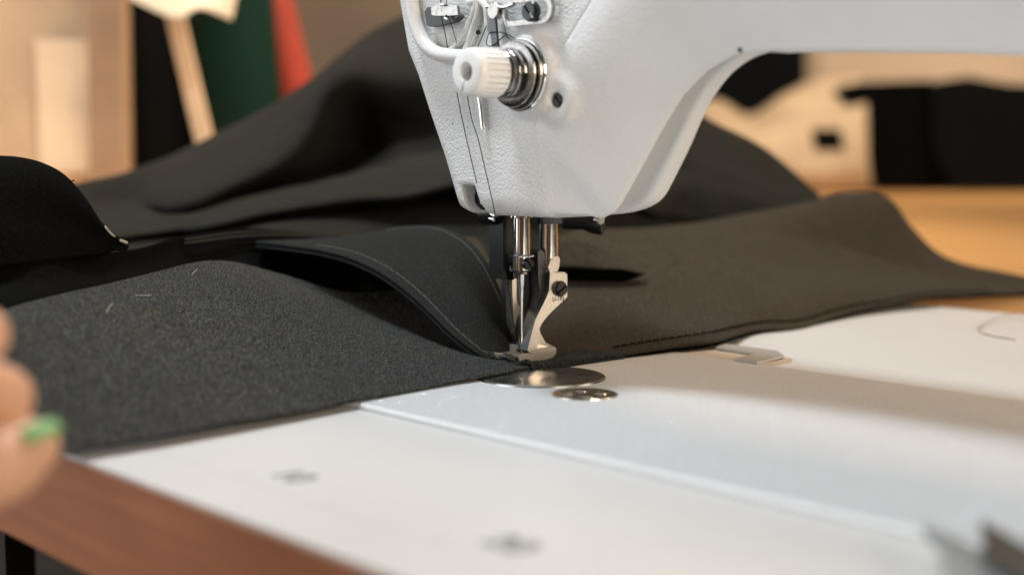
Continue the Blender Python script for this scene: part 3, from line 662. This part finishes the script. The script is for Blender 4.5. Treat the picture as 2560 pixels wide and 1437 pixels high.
# folded seam allowance under and behind the foot
fold = empty('folded_seam', (10, 0, 1), 'thick folded seam end pinned under the presser foot on the round steel plate', 'folded fabric')
fa = [(1238, 928, 563), (1275, 930, 561), (1300, 941, 558), (1332, 946, 557), (1365, 938, 560), (1430, 920, 570), (1500, 903, 582), (1560, 893, 592)]
fb = [(1236, 921, 564), (1270, 920, 562), (1310, 910, 560), (1345, 911, 560), (1370, 908, 562), (1430, 893, 571), (1495, 886, 583), (1555, 883, 593)]
fc = [(1236, 912, 572), (1280, 908, 574), (1320, 905, 574), (1350, 902, 580), (1385, 898, 588), (1440, 876, 598), (1500, 874, 606), (1555, 876, 610)]
fp = Patch([fa, fb, fc]); fp.build('fold_top', M_foldf, fold, 10, 1.0)
ga = [(1240, 934, 562), (1270, 936, 560), (1295, 943, 557), (1330, 948, 556), (1350, 944, 557.5), (1400, 931, 564), (1480, 910, 577), (1560, 894, 590)]
gb = [(p[0], p[1]-7, p[2]+10) for p in ga]
Patch([ga, gb]).build('fold_bottom', M_foldf, fold, 10, 1.6)
tube('fold_edge', [PD(*q) for q in ((1290, 919, 559), (1305, 906, 558), (1318, 903, 557.5), (1330, 912, 557), (1340, 930, 556), (1338, 942, 556))], 0.9, M_foldf, fold, 10, 8)
for off in (0, 1.7, 3.2):
    tube('fray', [PD(1252+off*9, 917+off*2, 561), PD(1262+off*9, 909+off, 560.5), PD(1268+off*8, 918, 560.6), PD(1258+off*7, 923, 560.8)], 0.11, M_threadg, fold, 6, 6)
tube('fray', [PD(*q) for q in ((1250, 938, 558), (1250, 945, 557.5), (1260, 946, 557.5), (1263, 939, 557.5))], 0.14, M_threadg, fold, 6, 8)
tube('fray', [PD(*q) for q in ((1345, 905, 557), (1354, 907, 556.5), (1361, 914, 556.5))], 0.14, M_threadg, fold, 6, 8)
adopt(fold)

# right panel: runs away behind the foot
re = [(1225, 925, 'z', 0.6), (1340, 915, 'z', 0.6), (1500, 896, 'z', 1.2), (1680, 868, 'z', 2.5), (1800, 852, 'z', 3), (1880, 830, 682), (1990, 820, 705), (2080, 797, 740), (2170, 772, 770), (2300, 745, 800), (2440, 738, 830), (2640, 728, 860)]
r1 = [(1215, 885, 600), (1330, 868, 612), (1480, 815, 640), (1650, 785, 665), (1780, 765, 690), (1880, 750, 710), (1990, 738, 735), (2080, 728, 765), (2200, 725, 800), (2320, 722, 830), (2450, 720, 855), (2640, 715, 880)]
r2 = [(1200, 760, 655), (1320, 740, 675), (1450, 715, 695), (1600, 690, 715), (1740, 675, 740), (1860, 668, 765), (1980, 668, 795), (2090, 675, 825), (2200, 688, 850), (2330, 705, 870), (2460, 712, 890), (2640, 712, 905)]
r3 = [(1180, 660, 700), (1300, 650, 720), (1430, 630, 740), (1580, 612, 760), (1730, 602, 785), (1860, 598, 810), (1980, 605, 835), (2090, 625, 860), (2210, 655, 880), (2340, 688, 895), (2470, 705, 905), (2640, 708, 915)]
r3b = [(p[0]+3, p[1]-6, p[2]+6) for p in r3]
r4 = [(1150, 590, 740), (1290, 575, 765), (1420, 572, 785), (1580, 572, 810), (1740, 556, 835), (1880, 535, 860), (2000, 512, 880), (2110, 488, 900), (2215, 500, 915), (2290, 585, 930), (2390, 655, 935), (2640, 704, 930)]
r5 = [(p[0]+8, p[1]+14, p[2]+40) for p in r4]; r6 = [(p[0]+10, p[1]+50, p[2]+110) for p in r4]
rpan = empty('brown_cloth', (0, 150, 0), 'brownish black cloth spreading away behind the presser foot onto the desk', 'fabric')
rp = Patch([re, r1, r2, r3, r3b, r4, r5, r6]); rp.build('cloth_sheet', M_brown, rpan, 12, 1.0, 1.0, 45, 3, crease=2.2)
def under(l, dz, dd): return [(resolve(q) - z_*dz + v_*dd,) for q in l]
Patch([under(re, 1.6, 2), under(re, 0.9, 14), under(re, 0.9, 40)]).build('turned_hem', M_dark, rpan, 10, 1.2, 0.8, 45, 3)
path = [rp.at(u, 0.026) + u_*0.9 + z_*0.7 + (z_*1.0*noise.noise(Vector(rp.at(u, 0.022)/45) + Vector((3, 0, 0)))) for u in np.linspace(0.2, 0.93, 300)]
stitches('stitching', path, M_thread, rpan, 3.4, 1.3, 0.42)
# opening further back on the panel, its shade a dark sheet
fl = [[(1400, 660, 'x', 0)]] 
adopt(rpan)
pk = empty('cloth_flap', (-60, 90, 20), 'lifted cloth flap, its shade a dark sheet, on the brownish panel right of the presser bar', 'fabric flap')
Patch([[(1395, 600, 700), (1450, 600, 702), (1510, 625, 704), (1560, 652, 705), (1612, 684, 706)],
       [(1390, 668, 690), (1440, 668, 690), (1500, 672, 692), (1556, 674, 694), (1610, 685, 700)]]).build('flap_top', M_brown, pk, 10, 1.0)
Patch([[(1392, 669, 689.5), (1440, 669, 689.5), (1500, 673, 691.5), (1556, 675, 693.5), (1608, 686, 700)],
       [(1400, 700, 700), (1442, 702, 701), (1500, 704, 702), (1556, 703, 702), (1600, 690, 703)]]).build('flap_shade', M_dark, pk, 10, 0.8)  # dark sheet standing in for the shadow under the lifted edge
adopt(pk)

# cloth heap behind the machine
hx = empty('cloth_heap', (-300, 300, 0), 'large crumpled heap of black cloth piled behind the sewing machine', 'fabric heap')
H1 = [(60, 500, 900), (190, 462, 930), (320, 425, 960), (460, 380, 980), (620, 308, 1000), (740, 222, 1000), (860, 130, 1000), (960, 70, 1000), (1060, 40, 990), (1250, 30, 980), (1500, 110, 980), (1740, 285, 980), (1880, 355, 980), (1960, 410, 980), (2045, 492, 975), (2090, 560, 960)]
H0 = [(p[0], p[1]+60, p[2]+90) for p in H1]
H2 = [(100, 540, 820), (220, 520, 830), (340, 505, 840), (462, 512, 850), (600, 455, 870), (740, 370, 880), (850, 200, 890), (960, 190, 900), (1060, 200, 900), (1250, 220, 900), (1500, 260, 900), (1700, 360, 900), (1840, 420, 900), (1930, 460, 900), (2030, 510, 900), (2070, 575, 890)]
H3 = [(120, 560, 900), (240, 540, 900), (360, 525, 910), (480, 530, 930), (640, 480, 960), (800, 440, 980), (900, 390, 985), (980, 360, 985), (1070, 350, 980), (1250, 350, 960), (1500, 360, 960), (1700, 430, 960), (1830, 460, 950), (1930, 490, 940), (2010, 525, 920), (2060, 580, 900)]
H4 = [(140, 565, 800), (260, 550, 800), (380, 542, 800), (492, 535, 800), (660, 497, 800), (830, 466, 800), (980, 443, 795), (1060, 432, 790), (1150, 420, 790), (1300, 410, 790), (1500, 430, 800), (1680, 470, 820), (1800, 490, 840), (1900, 510, 860), (2000, 545, 870), (2050, 590, 870)]
H5 = [(160, 590, 745), (300, 585, 745), (420, 575, 745), (540, 560, 745), (700, 536, 745), (860, 510, 745), (1000, 488, 745), (1090, 474, 745), (1180, 462, 745), (1330, 470, 750), (1500, 500, 760), (1680, 530, 780), (1800, 545, 800), (1900, 555, 820), (2000, 570, 840), (2050, 600, 850)]
H6 = [(p[0], p[1]+10, p[2]+70) for p in H5]
H7 = [(180, 604, 760), (310, 600, 760), (440, 590, 760), (560, 570, 760), (700, 548, 760), (860, 540, 760), (1000, 548, 760), (1090, 560, 750), (1180, 568, 750), (1330, 560, 760), (1500, 570, 780), (1680, 572, 800), (1800, 575, 810), (1900, 580, 830), (2000, 590, 850), (2050, 610, 850)]
H8 = [(190, 640, 700), (310, 640, 700), (440, 640, 700), (560, 640, 700), (700, 640, 700), (860, 650, 700), (1000, 660, 700), (1090, 670, 700), (1180, 680, 700), (1330, 680, 715), (1500, 680, 740), (1680, 670, 770), (1800, 660, 800), (1900, 650, 820), (2000, 640, 840), (2050, 640, 850)]
HR = [H0, H1, H2, H3, H4, H5, H6, H7, H8]; DR = [1070, 985, 930, 915, 905, 900, 900, 910, 960]
for i_, rw in enumerate(HR):
    for j_ in range(len(rw)):
        k_ = min(1, max(0, (rw[j_][0] - 1350) / 350)); p = rw[j_]
        rw[j_] = (p[0], p[1], p[2]*(1-k_) + k_*(DR[i_] + (p[0]-1700)*0.05))
for i_, row_d in enumerate(((990, 900, 860, 835, 800, 748, 752, 756, 705),) * 1):
    for r_i, dd in enumerate(row_d):
        for j_ in range(3):
            p = HR[r_i][j_]; HR[r_i][j_] = (p[0], p[1], dd + 12*j_)
for j_, dd in ((6, 955), (7, 925), (8, 915), (9, 905)):
    p = H3[j_]; H3[j_] = (p[0], p[1], dd)
Patch(HR).build('cloth_mass', M_heap, hx, 9, 1.2, 4, 70, 5, crease=8.0)
adopt(hx)

# upright fold at the left and the stacked layers beside it
uf = empty('cloth_fold', (-150, -150, 0), 'black cloth fold standing up at the left edge, its raw edge curving down', 'fabric fold')
U1 = [(-260, 430, 520), (-120, 400, 530), (0, 401, 540), (60, 406, 545), (112, 420, 550), (160, 446, 556), (205, 492, 564), (245, 550, 575), (275, 584, 588), (316, 607, 605)]
U0 = [(p[0]-6, p[1]+20, p[2]+45) for p in U1]
U2 = [(-260, 560, 505), (-120, 560, 515), (0, 560, 525), (60, 560, 532), (112, 562, 540), (160, 570, 548), (205, 582, 558), (245, 598, 572), (275, 606, 586), (316, 612, 604)]
U3 = [(-260, 700, 500), (-120, 690, 508), (0, 668, 520), (60, 660, 528), (112, 654, 536), (160, 648, 545), (205, 642, 556), (245, 636, 570), (275, 630, 585), (320, 622, 602)]
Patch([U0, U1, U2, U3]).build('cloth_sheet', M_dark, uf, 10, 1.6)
tube('raw_edge', [PD(px, py, D-5) for px, py, D in ((262, 568, 582), (275, 584, 588), (292, 597, 596), (316, 607, 604))], 0.7, M_lint, uf, 8, 8)
tube('loose_thread', [PD(160, 448, 556), PD(172, 454, 557), (PD(186, 451, 557))], 0.3, M_thread, uf, 6, 6)
adopt(uf)
sl = empty('cloth_stack', (-200, 0, 0), 'stack of black cloth layers lying behind the speckled panel, dim front side', 'fabric stack')
L1 = [(-260, 700, 505), (0, 664, 525), (150, 646, 545), (330, 622, 605), (460, 590, 650), (620, 572, 680), (780, 585, 700), (905, 601, 715), (1000, 640, 715)]
L0 = [(p[0], p[1]-1, p[2]+60) for p in L1]
L2 = [(p[0], max(p[1]+52, 0), p[2]-6) for p in L1]
L3 = [(-260, 840, 470), (0, 775, 500), (150, 760, 525), (330, 745, 575), (460, 735, 620), (620, 730, 650), (780, 745, 670), (905, 765, 690), (1000, 790, 700)]
L4 = [(p[0], p[1]+60, p[2]+5) for p in L3]
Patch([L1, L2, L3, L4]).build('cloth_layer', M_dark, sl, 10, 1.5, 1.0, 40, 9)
for k, (a, b) in enumerate(((8, 3), (17, 8))):
    pts = [(460, 590+a, 648), (620, 572+b+a*0.5, 678), (780, 585+b*0.6, 698), (900, 601, 713)]
    Patch([[(p[0], p[1], p[2]-3-3*k) for p in pts], [(p[0]+3, p[1]+4, p[2]-4-3*k) for p in pts]]).build('cloth_layer', M_heap, sl, 10, 0.9)
adopt(sl)

# ---------------------------------------------------------------- thread end on the table, lint specks
le = empty('loose_thread', PZ(2470, 810, 0), 'thin loose thread end curled on the white table at the right edge', 'thread')
tube('strand', [PZ(px, py, z) for px, py, z in ((2600, 782, 4), (2540, 784, 3), (2490, 795, 1.5), (2455, 812, -1.6), (2447, 826, -1.8), (2475, 838, -1.8), (2538, 849, -1.8))], 0.3, M_tan, le, 6, 8)
tube('strand', [PZ(px, py, z) for px, py, z in ((2600, 800, 3), (2530, 798, 2), (2480, 808, 0), (2452, 822, -1.8))], 0.22, M_tan, le, 6, 8)
adopt(le)

# ---------------------------------------------------------------- thread snips, bottom right
sn = empty('thread_snips', (275, -112, 0), 'small open steel thread snips with dark blades in the bottom right corner', 'scissors')
bl = [PZ(px, py, 3.0) for px, py in ((2306, 1332), (2330, 1338), (2420, 1378), (2500, 1412), (2640, 1470), (2600, 1530), (2450, 1490), (2380, 1425), (2330, 1365))]
prism('blade', bl, (0, 0, 2.0), M_blade, sn, 0.5)
bl = [PZ(px, py, 6.0) for px, py in ((2450, 1326), (2470, 1336), (2560, 1388), (2700, 1470), (2660, 1540), (2540, 1460), (2450, 1398), (2462, 1370))]
prism('blade', bl, (0, 0, 2.5), M_bladed, sn, 0.5)
adopt(sn)

# ---------------------------------------------------------------- person: right hand holding the cloth, bottom left
def hand():
    q = lambda px, py, D: PD(px - 54 + (10 if py < 1050 else 0), py, D*0.88)
    palm = q(-330, 1060, 345); wr = q(-620, 1150, 330); arm = q(-1500, 1350, 300)
    ch = []
    def chain(pts, rads): ch.append([(np.array(a), np.array(b), ra*0.86, rb*0.88) for a, b, ra, rb in zip(pts, pts[1:], rads, rads[1:])])
    chain([q(128, 1118, 341), q(62, 1160, 336), q(-90, 1240, 328), q(-260, 1230, 335)], [7.6, 9.2, 10.0, 12])          # thumb
    chain([q(48, 992, 345), q(-50, 960, 338), q(-190, 990, 335), q(-320, 1040, 345)], [8.2, 9.0, 9.6, 11])             # index
    chain([q(-12, 838, 352), q(-100, 815, 345), q(-230, 880, 342), q(-340, 1000, 350)], [8.2, 9.0, 9.6, 11])           # middle
    chain([q(-50, 700, 362), q(-130, 700, 354), q(-260, 790, 350), q(-360, 980, 356)], [7.4, 8.2, 9.0, 10.5])           # ring
    chain([q(-110, 610, 372), q(-180, 620, 364), q(-290, 720, 360), q(-380, 960, 362)], [6.6, 7.2, 8.0, 10])           # little
    body = [(q(-260, 1200, 338), q(-360, 1000, 352), 14, 14), (palm, wr, 17, 19), (q(-360, 950, 355), wr, 14, 19), (wr, arm, 19, 30)]
    P = np.array([p for c in ch for s_ in c for p in s_[:2]] + [p for s_ in body for p in s_[:2]])
    lo, hi = P.min(0) - 34, P.max(0) + 34; hh = 1.3
    ax = [np.arange(lo[i], hi[i], hh) for i in range(3)]; X, Y, Z = np.meshgrid(*ax, indexing='ij'); F = None
    for (a, b, ra, rb) in body:
        d = capsule(X, Y, Z, a, b, ra, rb); F = d if F is None else smin(F, d, 9)
    for c in ch:
        f = None
        for (a, b, ra, rb) in c:
            d = capsule(X, Y, Z, a, b, ra, rb); f = d if f is None else smin(f, d, 2.5)
        F = np.where(F < 12, smin(F, f, 1.6), np.minimum(F, f))
    return surface_nets(F, lo, hh)
V, F = hand()
pe = mesh('person', V, F, M_skin, None, label='out of focus hand with green nail polish holding the cloth at the left edge', cat='person')
pe.modifiers.new('s', 'SMOOTH').iterations = 3
tipc = PD(94, 1088, 296)
axis_ = PD(112, 1092, 297) - PD(24, 1132, 293); axis_ /= np.linalg.norm(axis_)
nup = u_ - axis_*np.dot(u_, axis_) - f_*0.35; nup /= np.linalg.norm(nup); sd_ = np.cross(axis_, nup)
G = [];
for i in range(9):
    for j in range(9):
        a = (i/8-0.5)*2; b_ = (j/8-0.5)*2
        wdt = 3.7 * math.sqrt(max(0.05, 1 - max(0, a)**3*0.8)); p = tipc + axis_*(a*3.9+1.2) + sd_*b_*wdt + nup*(2.8 - 2.2*b_*b_ - 1.2*max(0, a)**2)
        G.append(p)
nl = mesh('fingernail', G, [(i*9+j, i*9+j+1, (i+1)*9+j+1, (i+1)*9+j) for i in range(8) for j in range(8)], M_nail, pe)
nl.modifiers.new('t', 'SOLIDIFY').thickness = 0.0007

# ---------------------------------------------------------------- background things, out of focus
def leaning(name, bot, top, D, wpx, dep, m, label, cat, round_=False, n=24, **k):
    a = PD(bot[0], bot[1], D); b = PD(top[0], top[1], D + 0); wmm = wpx * D / FPX
    if round_:
        d = b - a; L = np.linalg.norm(d); r = wmm/2
        return lathe(name, a + v_*r, d, [(0, 0), (0, r*0.97), (3, r), (L-3, r), (L, r*0.97), (L, 0)], m, None, 40, label=label, cat=cat, **k)
    return prism(name, [a - r_*wmm/2, a + r_*wmm/2, b + r_*wmm/2, b - r_*wmm/2], v_*dep, m, None, 3, label=label, cat=cat, **k)
zb = lambda D: 385 + (88-2)*FPX/D          # image row of the desk top at distance D
D0 = 1500
leaning('cardboard_box', (40, zb(D0)), (20, -250), D0, 380, 200, M_card, 'pale lit cardboard box standing at the far left', 'box')
leaning('pattern_sheet', (165, 430), (150, 100), D0-20, 125, 3, M_cream, 'cream paper sheet leaning on the cardboard box', 'paper')
leaning('wooden_board', (268, zb(D0-60)), (258, -250), D0-60, 88, 25, M_tan, 'brown wooden board standing right of the cardboard box', 'board')
leaning('fabric_roll', (400, zb(1650)), (380, -200), 1650, 190, 90, M_bl, 'black fabric roll standing between the wooden board and the green roll', 'fabric roll', True)
leaning('wooden_lath', (510, 360), (425, 0), 1350, 40, 12, M_card, 'thin pale wooden lath leaning between black and green rolls', 'stick')
leaning('fabric_roll', (605, zb(1600)), (535, -250), 1600, 215, 90, M_green, 'dark green fabric roll leaning beside the red one', 'fabric roll', True)
leaning('fabric_roll', (800, zb(1700)), (610, -250), 1700, 110, 60, M_red, 'bright red fabric roll leaning beside the green one', 'fabric roll', True)
Patch([[(310, -80, 1300), (400, -80, 1295), (500, -80, 1290), (600, -80, 1290)], [(318, -20, 1290), (410, 0, 1280), (510, -10, 1280), (592, -10, 1285)], [(330, 0, 1285), (440, 48, 1270), (500, 22, 1270), (580, 52, 1280)]]).build('hanging_paper', M_cream, None, 6, 0.6, label='cream paper flaps hanging into view above the green and black rolls', cat='paper')
leaning('cutting_board', (1560, zb(3500)), (1560, -60), 3500, 900, 20, M_bl, 'black board standing upright behind the machine arm', 'board')
# crumpled tan cloth and black bag on the desk at the right
def blob(name, rows, m, label, cat, seg=8, wob=0, **k): return Patch(rows).build(name, m, None, seg, 3, wob, 120, 2, label=label, cat=cat, **k)
blob('kraft_paper', [[(1700, 265, 3187), (1800, 255, 3213), (1875, 285, 3238), (1960, 235, 3264), (2060, 205, 3289), (2150, 195, 3314)],
      [(1700, 330, 3060), (1800, 320, 3060), (1890, 330, 3085), (1980, 320, 3085), (2080, 300, 3085), (2165, 260, 3111)],
      [(1740, 420, 3009), (1830, 410, 3009), (1930, 410, 3009), (2010, 420, 3009), (2090, 420, 3009), (2170, 400, 3034)],
      [(1760, 470, 3034), (1850, 475, 3034), (1950, 478, 3034), (2030, 480, 3034), (2110, 475, 3034), (2180, 470, 3034)]], M_card, 'crumpled tan kraft paper leaning against the black bag', 'paper', wob=14)
leaning('label_patch', (2075, 378), (2065, 322), 2920, 74, 3, M_bl, 'small dark square patch on the crumpled kraft paper', 'patch')
bag = empty('black_bag', PD(2360, 474, 3100), 'large black bag lying on the honey coloured desk at the right', 'bag')
bgp = [PD(px, py, 3100) for px, py in ((2175, 474), (2140, 340), (2112, 225), (2140, 206), (2330, 200), (2350, 330), (2420, 474))]
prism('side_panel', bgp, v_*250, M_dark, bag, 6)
bgp = [PD(px, py, 3060) for px, py in ((2392, 474), (2345, 400), (2330, 330), (2332, 205), (2420, 192), (2520, 210), (2760, 222), (2760, 474))]
prism('front_panel', bgp, v_*250, M_bl, bag, 8)
adopt(bag)
leaning('cardboard_sheet', (2500, zb(3700)), (2500, 120), 3700, 900, 15, M_wall, 'tan cardboard sheet standing behind the black bag', 'cardboard')
